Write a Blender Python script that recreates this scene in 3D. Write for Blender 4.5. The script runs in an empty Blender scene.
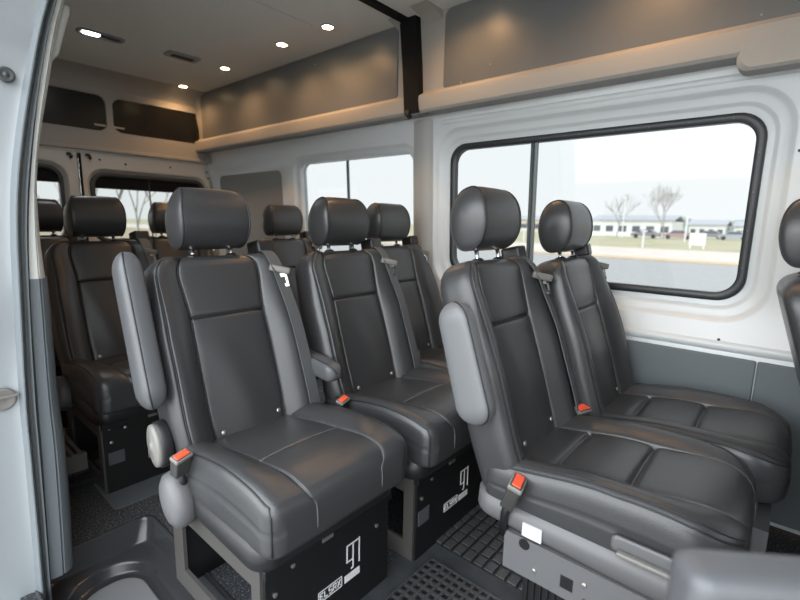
import bpy, bmesh, math, random
from mathutils import Vector, Matrix
random.seed(7)
C = bpy.context.scene.collection
sc = bpy.context.scene
R = math.radians

# ------------------------------------------------------------------ helpers
def link(o, parent=None):
    C.objects.link(o)
    if parent: o.parent = parent
    return o

def mesh_of(name, V, F, mat, smooth=True):
    me = bpy.data.meshes.new(name)
    me.from_pydata([tuple(v) for v in V], [], F)
    bm = bmesh.new(); bm.from_mesh(me)
    bmesh.ops.remove_doubles(bm, verts=bm.verts, dist=1e-6)
    bmesh.ops.recalc_face_normals(bm, faces=bm.faces)
    bm.to_mesh(me); bm.free()
    for p in me.polygons: p.use_smooth = smooth
    me.materials.append(mat)
    return me

def obj(name, me, parent=None, label=None):
    o = bpy.data.objects.new(name, me)
    if label: o['label'] = label
    return link(o, parent)

def tag(o, label, cat, group=None):
    o['label'] = label; o['category'] = cat
    if group: o['group'] = group
    return o

def empty(name, loc, label, cat, group=None, rz=0):
    o = bpy.data.objects.new(name, None); o.empty_display_size = .05
    o.location = loc; o.rotation_euler = (0, 0, rz)
    link(o); return tag(o, label, cat, group)

def struct(o):
    o['kind'] = 'structure'; return o

class MB:
    """collects shapes into one mesh"""
    def __init__(s): s.V = []; s.F = []
    def add(s, V, F):
        b = len(s.V); s.V += [tuple(v) for v in V]; s.F += [tuple(i+b for i in f) for f in F]; return s
    def box(s, x0, x1, y0, y1, z0, z1, M=None, bev=0):
        bm = bmesh.new(); bmesh.ops.create_cube(bm, size=1)
        for v in bm.verts:
            v.co = Vector(((x0+x1)/2+v.co.x*(x1-x0), (y0+y1)/2+v.co.y*(y1-y0), (z0+z1)/2+v.co.z*(z1-z0)))
        if bev: bmesh.ops.bevel(bm, geom=bm.edges[:], offset=bev, segments=3, profile=.6, affect='EDGES')
        bm.verts.index_update()
        V = [v.co.copy() for v in bm.verts]; F = [[v.index for v in f.verts] for f in bm.faces]; bm.free()
        if M: V = [M @ v for v in V]
        return s.add(V, F)
    def tube(s, pts, r, n=8, caps=True):
        pts = [Vector(p) for p in pts]; V = []; F = []
        up = None
        for i, p in enumerate(pts):
            t = (pts[min(i+1, len(pts)-1)] - pts[max(i-1, 0)]).normalized()
            if up is None:
                up = t.orthogonal().normalized()
            up = (up - t*up.dot(t)).normalized(); w = t.cross(up)
            rr = r[i] if isinstance(r, (list, tuple)) else r
            for k in range(n):
                a = 2*math.pi*k/n; V.append(p + up*math.cos(a)*rr + w*math.sin(a)*rr)
        for i in range(len(pts)-1):
            for k in range(n):
                F.append((i*n+k, i*n+(k+1) % n, (i+1)*n+(k+1) % n, (i+1)*n+k))
        if caps: F.append(tuple(range(n-1, -1, -1))); F.append(tuple((len(pts)-1)*n+k for k in range(n)))
        return s.add(V, F)
    def disc(s, c, axis, prof, n=28, sx=1, sy=1, up=None):
        """lathe: prof = [(r, h)] about axis; elliptical with sx, sy"""
        a = Vector(axis).normalized(); u = Vector(up).normalized() if up else a.orthogonal().normalized()
        u = (u - a*u.dot(a)).normalized(); w = a.cross(u); c = Vector(c); V = []; F = []
        for r, h in prof:
            for k in range(n):
                t = 2*math.pi*k/n; V.append(c + u*math.cos(t)*r*sx + w*math.sin(t)*r*sy + a*h)
        for i in range(len(prof)-1):
            for k in range(n): F.append((i*n+k, i*n+(k+1) % n, (i+1)*n+(k+1) % n, (i+1)*n+k))
        F.append(tuple(range(n-1, -1, -1))); F.append(tuple((len(prof)-1)*n+k for k in range(n)))
        return s.add(V, F)
    def extrude(s, poly, fn0, fn1, closed=True, caps=True):
        """poly of 2D pts mapped by fn0, fn1 to 3D"""
        n = len(poly); V = [fn0(*p) for p in poly]+[fn1(*p) for p in poly]; F = []
        for i in range(n if closed else n-1): F.append((i, (i+1) % n, n+(i+1) % n, n+i))
        if closed and caps: F.append(tuple(range(n-1, -1, -1))); F.append(tuple(range(n, 2*n)))
        return s.add(V, F)
    def loft(s, rings, closed=True, cap0=False, cap1=False):
        n = len(rings[0]); V = [p for r in rings for p in r]; F = []
        for i in range(len(rings)-1):
            for k in range(n if closed else n-1):
                F.append((i*n+k, i*n+(k+1) % n, (i+1)*n+(k+1) % n, (i+1)*n+k))
        if cap0: F.append(tuple(range(n-1, -1, -1)))
        if cap1: F.append(tuple((len(rings)-1)*n+k for k in range(n)))
        return s.add(V, F)
    def me(s, name, mat, smooth=False, bevel=0):
        return mesh_of(name, s.V, s.F, mat, smooth)
    def build(s, name, mat, parent=None, smooth=False, label=None, sharp=None):
        me = s.me(name, mat, smooth)
        if smooth and sharp:
            try: me.set_sharp_from_angle(angle=R(sharp))
            except Exception: pass
        return obj(name, me, parent, label)

def rrect(x0, x1, z0, z1, r, n=8):
    P = []
    for cx, cz, a0 in ((x1-r, z0+r, -90), (x1-r, z1-r, 0), (x0+r, z1-r, 90), (x0+r, z0+r, 180)):
        for k in range(n+1):
            a = R(a0+90*k/n); P.append((cx+r*math.cos(a), cz+r*math.sin(a)))
    return P

# ------------------------------------------------------------------ materials
def mat(name, col, rough=.5, metal=0, bump=None, noise=None, spec=.5, emis=None, estr=0, coat=0, sheen=0):
    m = bpy.data.materials.new(name); m.use_nodes = True; nt = m.node_tree; b = nt.nodes['Principled BSDF']
    b.inputs['Base Color'].default_value = (*col, 1); b.inputs['Roughness'].default_value = rough
    b.inputs['Metallic'].default_value = metal; b.inputs['Specular IOR Level'].default_value = spec
    if coat: b.inputs['Coat Weight'].default_value = coat
    if sheen: b.inputs['Sheen Weight'].default_value = sheen
    if emis: b.inputs['Emission Color'].default_value = (*emis, 1); b.inputs['Emission Strength'].default_value = estr
    tc = nt.nodes.new('ShaderNodeTexCoord')
    if bump:
        sc_, st, dist = bump[:3]; kind = bump[3] if len(bump) > 3 else 'noise'
        if kind == 'noise':
            t = nt.nodes.new('ShaderNodeTexNoise'); t.inputs['Scale'].default_value = sc_; t.inputs['Detail'].default_value = 4; out = t.outputs['Fac']
        else:
            t = nt.nodes.new('ShaderNodeTexVoronoi'); t.inputs['Scale'].default_value = sc_; out = t.outputs['Distance']
        nt.links.new(tc.outputs['Object'], t.inputs['Vector'])
        bp = nt.nodes.new('ShaderNodeBump'); bp.inputs['Strength'].default_value = st; bp.inputs['Distance'].default_value = dist
        nt.links.new(out, bp.inputs['Height']); nt.links.new(bp.outputs['Normal'], b.inputs['Normal'])
    if noise:
        sc_, col2, lo, hi = noise
        t = nt.nodes.new('ShaderNodeTexNoise'); t.inputs['Scale'].default_value = sc_; t.inputs['Detail'].default_value = 6
        nt.links.new(tc.outputs['Object'], t.inputs['Vector'])
        r = nt.nodes.new('ShaderNodeValToRGB'); r.color_ramp.elements[0].position = lo; r.color_ramp.elements[1].position = hi
        r.color_ramp.elements[0].color = (*col, 1); r.color_ramp.elements[1].color = (*col2, 1)
        nt.links.new(t.outputs['Fac'], r.inputs['Fac']); nt.links.new(r.outputs['Color'], b.inputs['Base Color'])
    return m

M = {}
M['leather'] = mat('grey_leather', (.035, .0355, .037), .31, bump=(420, .22, .0012, 'voronoi'), spec=.55)
M['leather_arm'] = mat('armrest_leather', (.075, .077, .082), .38, bump=(420, .2, .0012, 'voronoi'))
M['piping'] = mat('dark_piping', (.012, .013, .014), .5)
M['stitch'] = mat('light_stitch', (.09, .092, .095), .5)
M['shell'] = mat('grey_plastic_shell', (.095, .095, .098), .42, bump=(900, .15, .0006))
M['cap'] = mat('light_plastic_cap', (.16, .152, .14), .35)
M['black_metal'] = mat('black_powdercoat', (.004, .004, .0045), .5)
M['grey_metal'] = mat('grey_powdercoat', (.055, .051, .048), .42, bump=(600, .1, .0005))
M['base_grey'] = mat('pedestal_grey_metal', (.10, .10, .103), .45)
M['chrome'] = mat('chrome', (.75, .75, .76), .18, 1)
M['zinc'] = mat('zinc_bolt', (.5, .48, .44), .35, .9)
M['black_plastic'] = mat('black_plastic', (.012, .012, .013), .42)
M['webbing'] = mat('grey_webbing', (.085, .09, .095), .7, bump=(700, .3, .001))
M['red'] = mat('red_release_button', (.70, .075, .03), .4)
M['buckle'] = mat('buckle_housing', (.035, .035, .033), .4)
M['buckle_grey'] = mat('tongue_plastic', (.16, .15, .135), .45)
M['white_paint'] = mat('white_painted_metal', (.62, .645, .65), .32, bump=(9, .06, .004), coat=.15)
M['door_paint'] = mat('rear_door_painted_metal', (.60, .58, .54), .38)  # same white metal, warm cast of the lamps put into its tint
M['jamb_paint'] = mat('silver_jamb_paint', (.33, .355, .37), .32, .3, coat=.4)
M['panel'] = mat('grey_vinyl_panel', (.14, .146, .147), .36, bump=(700, .15, .0008))
M['low_panel'] = mat('slate_lower_panel', (.135, .155, .168), .55, bump=(500, .2, .001))
M['bay_panel'] = mat('grey_bay_panel', (.23, .23, .22), .6, bump=(600, .15, .001))
M['header'] = mat('beige_header_fabric', (.35, .33, .30), .75, bump=(350, .3, .001))
M['ceiling'] = mat('headliner_fabric', (.60, .60, .565), .9, bump=(420, .4, .002), noise=(260, (.70, .695, .655), .35, .65))
M['black_trim'] = mat('black_strap_trim', (.006, .006, .007), .7, spec=.2)
M['rubber'] = mat('rubber_seal', (.045, .05, .052), .45)
M['rubber_grey'] = mat('grey_rubber_seal', (.16, .18, .19), .4)
M['frame'] = mat('window_frame_black', (.025, .028, .03), .4)
M['mull'] = mat('window_divider_green_grey', (.10, .12, .12), .35)
M['carpet'] = mat('dark_speckled_flooring', (.016, .018, .021), .8, bump=(150, .6, .003), noise=(150, (.13, .135, .14), .48, .72))
M['mat_rubber'] = mat('black_rubber_mat', (.012, .013, .014), .32, bump=(260, .2, .001))
M['vinyl'] = mat('smooth_grey_floor_panel', (.085, .097, .108), .42, bump=(160, .2, .001))
M['well'] = mat('black_step_tray_plastic', (.03, .031, .033), .2, bump=(330, .2, .001))
M['well_pad'] = mat('grey_step_tread', (.16, .165, .17), .4, bump=(260, .4, .001))
M['pillar_grey'] = mat('grey_pillar_plastic', (.11, .125, .135), .5, bump=(500, .15, .0008))
M['pillar_white'] = mat('white_pillar_plastic', (.52, .52, .49), .5)
M['dark_glass_panel'] = mat('dark_smoked_panel', (.010, .010, .010), .22)
M['label_white'] = mat('white_marking', (.55, .55, .55), .5)
M['sticker'] = mat('white_sticker', (.5, .51, .53), .4)
M['lamp_on'] = mat('warm_downlight_lens', (1, .8, .5), .3, emis=(1, .72, .38), estr=14)
M['lamp_white'] = mat('white_dome_lens', (1, 1, 1), .3, emis=(.93, .96, 1), estr=6)
M['vent'] = mat('vent_grey', (.25, .25, .24), .5)

def glass(name, tint, rough=0.0, refl=.028):
    m = bpy.data.materials.new(name); m.use_nodes = True; nt = m.node_tree; nt.nodes.clear()
    o = nt.nodes.new('ShaderNodeOutputMaterial'); mx = nt.nodes.new('ShaderNodeMixShader'); t = nt.nodes.new('ShaderNodeBsdfTransparent')
    g = nt.nodes.new('ShaderNodeBsdfGlossy'); g.inputs['Roughness'].default_value = .02; t.inputs['Color'].default_value = (*tint, 1)
    mx.inputs[0].default_value = refl
    nt.links.new(t.outputs[0], mx.inputs[1]); nt.links.new(g.outputs[0], mx.inputs[2]); nt.links.new(mx.outputs[0], o.inputs[0]); return m
M['glass'] = glass('tinted_glass', (.365, .377, .38))
M['glass_dark'] = glass('rear_tinted_glass', (.30, .315, .312))

# ------------------------------------------------------------------ camera
f, cz, yaw, pit, rol = 453.37, 1.0512, R(-40.5257), R(-9.7294), R(1.2044)
Fw = Vector((math.sin(yaw)*math.cos(pit), math.cos(yaw)*math.cos(pit), math.sin(pit)))
R0 = Vector((math.cos(yaw), -math.sin(yaw), 0)); U0 = R0.cross(Fw)
Rt = R0*math.cos(rol)+U0*math.sin(rol); Up = -R0*math.sin(rol)+U0*math.cos(rol)
cam = bpy.data.cameras.new('camera'); co = bpy.data.objects.new('camera', cam); C.objects.link(co)
cam.sensor_width = 36; cam.lens = f/800*36; cam.clip_start = .02; cam.clip_end = 600
co.matrix_world = Matrix(((Rt.x, Up.x, -Fw.x, 0), (Rt.y, Up.y, -Fw.y, 0), (Rt.z, Up.z, -Fw.z, cz), (0, 0, 0, 1)))
cam.dof.use_dof = True; cam.dof.focus_distance = 1.45; cam.dof.aperture_fstop = 2.6
sc.camera = co

# ------------------------------------------------------------------ seat geometry
def pad_grid(W, v0, v1, front, back, e1, e2, sv, vv, rc, rim=3, rim_fn=None, flare=None):
    """closed cushion: front(s,u,v)/back(s,u,v) give w; W(v) half width; rounded corners rc=(r at v0, r at v1)"""
    def width(v):
        w = W(v)
        d = v-v0
        if d < rc[0]: w -= rc[0]-math.sqrt(max(0, rc[0]**2-(rc[0]-d)**2))
        d = v1-v
        if d < rc[1]: w -= rc[1]-math.sqrt(max(0, rc[1]**2-(rc[1]-d)**2))
        return w
    def rnd(s, v, e):
        du = W(v)-abs(s)*width(v); d = 1
        for dv, r in ((v-v0, rc[0]), (v1-v, rc[1])):
            d = min(d, r-math.hypot(r-du, r-dv) if (du < r and dv < r) else min(du, dv))
        a = min(e, max(0, e-d)); return e-math.sqrt(e*e-a*a)
    ns, nv = len(sv), len(vv); V = []; F = []
    def P(s, v, side):
        u = width(v)*(s+(flare(v)*s*(1-s*s) if flare else 0))
        return (u, v, front(s, u, v)-rnd(s, v, e1)) if side else (u, v, back(s, u, v)+rnd(s, v, e2))
    for side in (1, 0):
        for v in vv:
            for s in sv: V.append(P(s, v, side))
    N = ns*nv
    for i in range(nv-1):
        for j in range(ns-1):
            a = i*ns+j; F.append((a, a+1, a+ns+1, a+ns)); F.append((N+a, N+a+ns, N+a+ns+1, N+a+1))
    B = [j for j in range(ns)]+[i*ns+ns-1 for i in range(1, nv)]+[(nv-1)*ns+j for j in range(ns-2, -1, -1)]+[i*ns for i in range(nv-2, 0, -1)]
    rings = [B]
    for k in range(1, rim+1):
        t = k/(rim+1); ring = []
        for b in B:
            p = Vector(V[b]); q = Vector(V[N+b]); m = p.lerp(q, t)
            if rim_fn:
                s = sv[b % ns]; v = vv[b//ns]; nrm = Vector((0, 0, 0))
                if abs(s) > .999: nrm.x = s
                if b//ns == 0: nrm.y = -1
                if b//ns == nv-1: nrm.y = 1
                if nrm.length > 0: nrm.normalize()
                m += nrm*rim_fn(t, abs(s) > .999)
            ring.append(len(V)); V.append(tuple(m))
        rings.append(ring)
    rings.append([N+b for b in B]); n = len(B)
    for i in range(len(rings)-1):
        for k in range(n): F.append((rings[i][k], rings[i+1][k], rings[i+1][(k+1) % n], rings[i][(k+1) % n]))
    return V, F, P, width

def samples(lo, hi, base, lines=(), ends=(), cos=False):
    S = set()
    for i in range(base+1):
        t = i/base
        if cos: t = (1-math.cos(math.pi*t))/2*.5+t*.5
        S.add(round(lo+(hi-lo)*t, 5))
    for c, w in lines:
        for k in (-2.2, -1.2, -.6, 0, .6, 1.2, 2.2):
            x = c+k*w
            if lo < x < hi: S.add(round(x, 5))
    for e in ends:
        for k in (.06, .2, .4, .65):
            S.add(round(lo+e*k, 5)); S.add(round(hi-e*k, 5))
    S = sorted(S); out = [S[0]]
    for x in S[1:]:
        if x-out[-1] > 2.5e-4: out.append(x)
    out[-1] = hi; return out

def g(x, c, w): return math.exp(-((x-c)/w)**2)
def sstep(a, b, x):
    t = min(1, max(0, (x-a)/(b-a))); return t*t*(3-2*t)

A = R(17.5)
def BK(u, v, w):      # backrest frame -> seat frame
    return Vector((.035-v*math.sin(A)+w*math.cos(A), u, .40+v*math.cos(A)+w*math.sin(A)))

# ---- backrest
SEAM = .53; CR = .385
def back_W(v): return .229-.020*sstep(.30, .57, v)-.012*(1-sstep(-.05, .12, v))
def back_front(s, u, v):
    a = abs(s)
    w = .010*(1-(s/SEAM)**2) if a < SEAM else 0
    k = .62+.38*sstep(.52, .2, v)
    k = .45+.55*(1-sstep(.25, .56, v))
    if a >= SEAM: w += .044*k*math.sin(min(1, (a-SEAM)/(.86-SEAM))*math.pi/2)
    w -= .007*g(a, SEAM, .016)
    if a < SEAM+.01: w -= .006*g(v, CR, .0045)
    w -= .0045*g(a, .885, .012)
    w += .004*math.sin(v*7+1)*(1-a)
    # soft creases in the lower centre panel
    if a < SEAM: w += .0022*(1-sstep(.28, .38, v))*(math.sin(22*(v*.55+u*1.9)+.6)*sstep(.0, .12, v))
    return w
def back_back(s, u, v): return -.085-.02*(1-s*s)*sstep(0, .3, v)
sv = samples(-1, 1, 28, [(-SEAM, .012), (SEAM, .012), (-.885, .010), (.885, .010)], ends=(.12,))
vv = samples(-.06, .572, 34, [(CR, .004)], ends=(.05,))
V, F, Pb, Wb = pad_grid(back_W, -.06, .572, back_front, back_back, .038, .03, sv, vv, (.04, .075), rim=3, flare=lambda v: .30*sstep(.36, .57, v)-.02)
me_back = mesh_of('backrest', [BK(*p) for p in V], F, M['leather'])
def line_on(P, pts, T, r, name, m, lift=.0004, n=6):
    mb = MB(); mb.tube([T(*(lambda q: (q[0], q[1], q[2]+lift))(P(s, v, 1))) for s, v in pts], r, n); return mb.me(name, m, True)
pp = [(-.885, v) for v in [i/40*.53 for i in range(0, 41)]]
me_pipeL = MB(); me_pipeR = MB()
for sgn, mb in ((-1, me_pipeL), (1, me_pipeR)):
    mb.tube([BK(*(lambda q: (q[0], q[1], q[2]+.002))(Pb(sgn*.885, i/40*.552, 1))) for i in range(41)], .0022, 6)
me_pipeL = me_pipeL.me('piping', M['piping'], True); me_pipeR = me_pipeR.me('piping', M['piping'], True)
mb = MB()
mb.tube([BK(*(lambda q: (q[0], q[1], q[2]+.0045))(Pb(-SEAM+i/20*2*SEAM, CR, 1))) for i in range(21)], .0018, 6)
for sg in (-1, 1): mb.tube([BK(*(lambda q: (q[0], q[1], q[2]+.005))(Pb(sg*SEAM, .02+i/40*.54, 1))) for i in range(41)], .0018, 6)
me_seams = mb.me('seam_piping', M['piping'], True)
# studs
def stud(u, v):
    q = Pb(u/.23, v, 1); mb = MB(); n = (BK(0, 0, 1)-BK(0, 0, 0))
    mb.disc(BK(q[0], q[1], q[2]), n, [(.0075, -.002), (.0075, .0015), (.0055, .0032), (.002, .0038)], 14); return mb.me('stud', M['zinc'], True)
me_studL, me_studR = stud(-.095, .045), stud(.10, .055)

# ---- headrest : profile in (w, v) swept along u, domed ends
def head_prof(t):
    a = 2*math.pi*t; c, s_ = math.cos(a), math.sin(a)
    w = .054*math.copysign(abs(c)**.80, c); v = .087*math.copysign(abs(s_)**.78, s_)
    if w < 0: w *= 1-.16*max(0, v/.087)
    w += .010*(1-(v/.087)**2)*(1 if w > 0 else 0)+.012*(v/.087)
    return w, v
NT = 44; NU = 16
def head_u(t, q=1):
    v = head_prof(t)[1]*(q or 1)
    return (.105-.024*max(0, v/.087)**1.8-.006*max(0, -v/.087)**3)
HC = (.684, -.016)
def head_pt(u, w, v): return BK(u, HC[0]+v, HC[1]+w)
rings = []; sides = []
for sgn in (-1, 1):
    for q in ((.02, .030), (.35, .0275), (.62, .021), (.82, .012), (.93, .005)):
        pass
V = []; ring_list = []
for q, du in ((.03, .0135), (.3, .0130), (.55, .0112), (.75, .0085), (.88, .0055), (.96, .0026), (.99, .0009)):
    ring_list.append([head_pt(-(head_u(k/NT, q)+du), head_prof(k/NT)[0]*q, head_prof(k/NT)[1]*q) for k in range(NT)])
for j in range(NU+1):
    s = -1+2*j/NU; sq = 1+.035*(1-s**4)
    ring_list.append([head_pt(s*head_u(k/NT, 0), head_prof(k/NT)[0]*sq, head_prof(k/NT)[1]*sq) for k in range(NT)])
for q, du in ((.99, .0009), (.96, .0026), (.88, .0055), (.75, .0085), (.55, .0112), (.3, .0130), (.03, .0135)):
    ring_list.append([head_pt((head_u(k/NT, q)+du), head_prof(k/NT)[0]*q, head_prof(k/NT)[1]*q) for k in range(NT)])
mb = MB(); mb.loft(ring_list, True, True, True); me_head = mb.me('headrest', M['leather'], True)
def head_pipe(sg):
    mb = MB(); pts = [head_pt(sg*(head_u(k/NT, 0)+.0005), head_prof(k/NT)[0]*1.0, head_prof(k/NT)[1]*1.0) for k in range(NT)]
    pts.append(pts[0]); mb.tube(pts, .0028, 6, False); return mb.me('piping', M['piping'], True)
me_hpL, me_hpR = head_pipe(-1), head_pipe(1)
def post(u):
    mb = MB(); mb.tube([BK(u, .52, -.035), BK(u, .62, -.03)], .0065, 12); pass
    return mb.me('headrest_post', M['chrome'], True)
me_postL, me_postR = post(-.062), post(.062)
def collar(u):
    mb = MB(); mb.disc(BK(u, .562, -.036), BK(0, 1, 0)-BK(0, 0, 0), [(.02, 0), (.02, .010), (.013, .016)], 16); return mb.me('post_collar', M['black_plastic'], True)
me_colL, me_colR = collar(-.062), collar(.062)

# ---- cushion (two builds: short with one cross seam, long with two deep cross seams)
def make_cushion(vend, cross, deep, rfront):
    CS = .56
    def W(v): return .228-.006*(1-sstep(-.08, .05, v))
    def front(s, u, v):
        a = abs(s); t = (v+.03)/(vend+.03)
        w = .463-.034*(1-sstep(-.02, .27, v))
        if a >= CS: w += .026*math.sin(min(1, (a-CS)/(.84-CS))*math.pi/2)*(1-.88*sstep(vend-.22, vend-.03, v))
        else: w += .006*(1-(s/CS)**2)
        w += .014*sstep(vend-.24, vend-.08, v)-.012*sstep(vend-.08, vend, v)
        w -= .0055*g(a, CS, .012)
        for c in cross:
            if a < CS+.01: w -= deep*g(v, c, .0045 if deep < .008 else .007)
        return w
    def back(s, u, v): return .338
    sv = samples(-1, 1, 26, [(-CS, .010), (CS, .010), ], ends=(.16,))
    vv = samples(-.03, vend, 30, [(c, .004) for c in cross], ends=(.06,))
    rf = lambda t, side: .002*math.sin(math.pi*t)-(.003*g(t, .417, .03) if side else 0)
    V, F, P, Wd = pad_grid(W, -.03, vend, front, back, .036 if deep < .008 else .045, .015, sv, vv, (.03, rfront), rim=11, rim_fn=rf)
    T = lambda u, v, w: Vector((v, u, w))
    me = mesh_of('cushion', [T(*p) for p in V], F, M['leather'])
    # side seams over the front, cross seams
    st = MB()
    for sg in (-1, 1):
        pts = [T(*(lambda q: (q[0], q[1], q[2]+.0036))(P(sg*CS, -.02+(vend+.02)*i/40, 1))) for i in range(41)]
        u = sg*CS*Wd(vend); pts += [Vector((vend+.0035, sg*CS*Wd(vend-.0), z)) for z in (.40, .385, .37)]
        st.tube(pts, .0016, 5)
    if deep < .008:
        for c in cross: st.tube([T(*(lambda q: (q[0], q[1], q[2]+.0036))(P(-CS+2*CS*i/20, c, 1))) for i in range(21)], .0016, 5)
    me_st = st.me('stitching', M['stitch'], True)
    out = []
    for off, rr in ((.955, .0024),)+(((.905, .0018),) if deep > .008 else ()):
        for sg in (-1, 1):
            pi = MB(); last = vend-.022 if deep < .008 else vend-.008
            pts = [T(*(lambda q: (q[0], q[1], q[2]+.0015))(P(sg*off, -.02+(last+.02)*i/50, 1))) for i in range(51)]
            if deep < .008: pts += [Vector((vend-.0095, sg*(.228-.0095), z)) for z in (.435, .42, .40, .385, .37, .352)]
            pi.tube(pts, rr, 6); out.append(pi.me('piping', M['piping'], True))
    return me, me_st, out
CUS = {'short': make_cushion(.462, (.27,), .004, .038), 'long': make_cushion(.525, (.13, .30), .011, .10)}

# ---- lower plastic shell under the cushion
def shell(vend, m):
    P = rrect(-.230, .230, -.055, vend, .05, 6)
    mb = MB(); rings = []
    for k, z in ((.93, .272), (.985, .285), (1, .31), (.99, .352)):
        rings.append([Vector((.18+(v-.18)*k, u*k, z+(.012 if v < .05 and z < .3 else 0))) for u, v in P])
    mb.loft(rings, True, True, True); return mb.me('seat_shell', m, True)
me_shell = {'short': shell(.42, M['black_plastic']), 'long': shell(.47, M['shell'])}

# ---- armrest, upright or folded down
def arm_pad(L, hw=.036, d=.058):
    rings = []; n = 28; N = 40
    for i in range(N+1):
        t = (1-math.cos(math.pi*i/N))/2; y = t*L
        e = min(.055, L*.16)
        k = 1
        if y < e: k = math.sqrt(max(0, 1-((e-y)/e)**2))
        if L-y < e: k = math.sqrt(max(0, 1-((e-(L-y))/e)**2))
        k = max(k, .05); ring = []
        for j in range(n):
            a = 2*math.pi*j/n; c, s_ = math.cos(a), math.sin(a)
            ring.append((hw*math.copysign(abs(c)**.6, c)*(.35+.65*k if k < 1 else 1)*(k**.3), y, d*math.copysign(abs(s_)**.6, s_)*k*(1-.12*t)))
        rings.append(ring)
    return rings
def arm_mesh(L, down, m, hw=.031, d=.046):
    rings = arm_pad(L, hw, d); mb = MB()
    if down: T = lambda p: Vector((.0+p[1], p[0], .565+p[2]*.62-.02*(p[1]/L)))
    else: T = lambda p: BK(p[0], p[1], p[2])
    mb.loft([[T(p) for p in r] for r in rings], True, True, True); pad = mb.me('armrest', m, True)
    pm = MB()
    pts = [T((hw*.78, r[0][1], (r[7][2]))) for r in rings[2:-1]]
    pts2 = []
    for r in rings[1:-1]:
        p = r[5]; pts2.append(T((p[0]*-1.0, p[1], p[2]*1.0)))
    pm.tube(pts2, .0022, 6)
    return pad, pm.me('piping', M['piping'], True)
ARM = {'long_up': arm_mesh(.415, False, M['leather_arm']), 'short_up': arm_mesh(.315, False, mat('pale_armrest_leather', (.115, .118, .122), .4), .030, .052), 'down': arm_mesh(.20, True, M['leather_arm'], .033, .056)}  # short armrest: light from the door put into a paler leather colour

# ---- pivot disc + side cover + buckle + boot
def m_pivot():
    mb = MB(); mb.disc((0, 0, 0), (0, -1, 0), [(.052, -.03), (.054, 0), (.052, .006), (.040, .010), (.012, .011), (.010, .014), (.003, .015)], 30, 1.28, .82, up=(-.25, 0, 1)); return mb.me('armrest_pivot', M['cap'], True)
me_pivot = m_pivot()
mb = MB(); mb.disc((0, .012, 0), (0, -1, 0), [(.053, -.03), (.058, -.022), (.058, .004), (.054, .008)], 30, 1.28, .82, up=(-.25, 0, 1)); me_pivot_ring = mb.me('pivot_ring', M['black_plastic'], True)
mb = MB(); mb.disc((0, 0, 0), (0, -1, 0), [(.058, -.03), (.062, 0), (.058, .018), (.045, .028), (.02, .034), (.004, .035)], 30, 1.3, .95, up=(-.55, 0, 1)); me_cover = mb.me('recliner_cover', M['shell'], True)
def m_buckle():
    mb = MB(); mb.box(-.017, .017, -.028, .028, -.075, 0, bev=.007); h = mb.me('belt_buckle', M['buckle'], True)
    mb = MB(); mb.box(-.011, .011, -.022, .022, -.004, .0035, bev=.002); b = mb.me('release_button', M['red'], True)
    mb = MB(); mb.box(-.018, .018, -.029, .029, -.014, -.001, bev=.004); c = mb.me('buckle_collar', M['cap'], True)
    mb = MB(); mb.tube([(0, 0, -.07), (.004, .006, -.12), (.02, .02, -.19)], .011, 8); d = mb.me('buckle_stalk', M['black_plastic'], True)
    return h, b, c, d
BUCK = m_buckle()
def m_boot():
    prof = []; mb = MB()
    rings = []
    for i in range(15):
        k = 1+.12*(i % 2); z = i*.006
        rings.append([Vector((x*k, y*k, z)) for x, y in rrect(-.016, .016, -.022, .022, .008, 3)])
    mb.loft(rings, True, True, True); return mb.me('pleated_boot', M['shell'], False)
me_boot = m_boot()

# ---- belt
def ribbon(pts, wid, m, name, thick=.0016):
    """pts: (Vector pos, Vector width-dir)"""
    mb = MB(); rings = []
    for i, (p, wd) in enumerate(pts):
        t = (pts[min(i+1, len(pts)-1)][0]-pts[max(i-1, 0)][0]).normalized(); wd = (wd-t*wd.dot(t)).normalized(); n = t.cross(wd)
        rings.append([p-wd*wid/2-n*thick, p+wd*wid/2-n*thick, p+wd*wid/2+n*thick, p-wd*wid/2+n*thick])
    mb.loft(rings, True, True, True); return mb.me(name, m, False)
def bez(ctrl, n):
    out = []
    for i in range(n+1):
        t = i/n*(len(ctrl)-1); k = min(int(t), len(ctrl)-2); q = t-k
        P0 = ctrl[max(k-1, 0)]; P1 = ctrl[k]; P2 = ctrl[k+1]; P3 = ctrl[min(k+2, len(ctrl)-1)]
        out.append(.5*((2*P1)+(P2-P0)*q+(2*P0-5*P1+4*P2-P3)*q*q+(3*P1-P0-3*P2+P3)*q**3))
    return out
def onb(u, v, d=.011):
    return BK(u, v, Pb(min(.97, u/Wb(v)), v, 1)[2]+d)
bc = [BK(.172, .59, -.035), BK(.178, .570, .0), onb(.180, .52), onb(.190, .44), onb(.198, .34), onb(.204, .24), onb(.206, .14), onb(.208, .06), BK(.222, -.02, .03), BK(.228, -.09, .0)]
bp_ = bez(bc, 36)
wd_dir = (BK(1, 0, -.16)-BK(0, 0, 0))
me_belt = ribbon([(p, wd_dir) for p in bp_], .046, M['webbing'], 'seat_belt')
bc2 = [BK(.172, .59, -.04), BK(.190, .55, .0), onb(.208, .46, .004), onb(.216, .34, .003), onb(.220, .2, .002), BK(.226, .0, .0)]
me_belt2 = ribbon([(p, wd_dir) for p in bez(bc2, 26)], .046, M['webbing'], 'seat_belt')
mb = MB(); mb.box(-.034, .030, -.036, .034, -.022, .026, bev=.010)
me_guide = mb.me('belt_guide', M['black_plastic'], True)
mb = MB(); mb.box(-.034, .034, -.007, .010, -.010, .012, bev=.006); me_tongue = mb.me('belt_tongue', M['buckle_grey'], True)
mb = MB()
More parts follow.
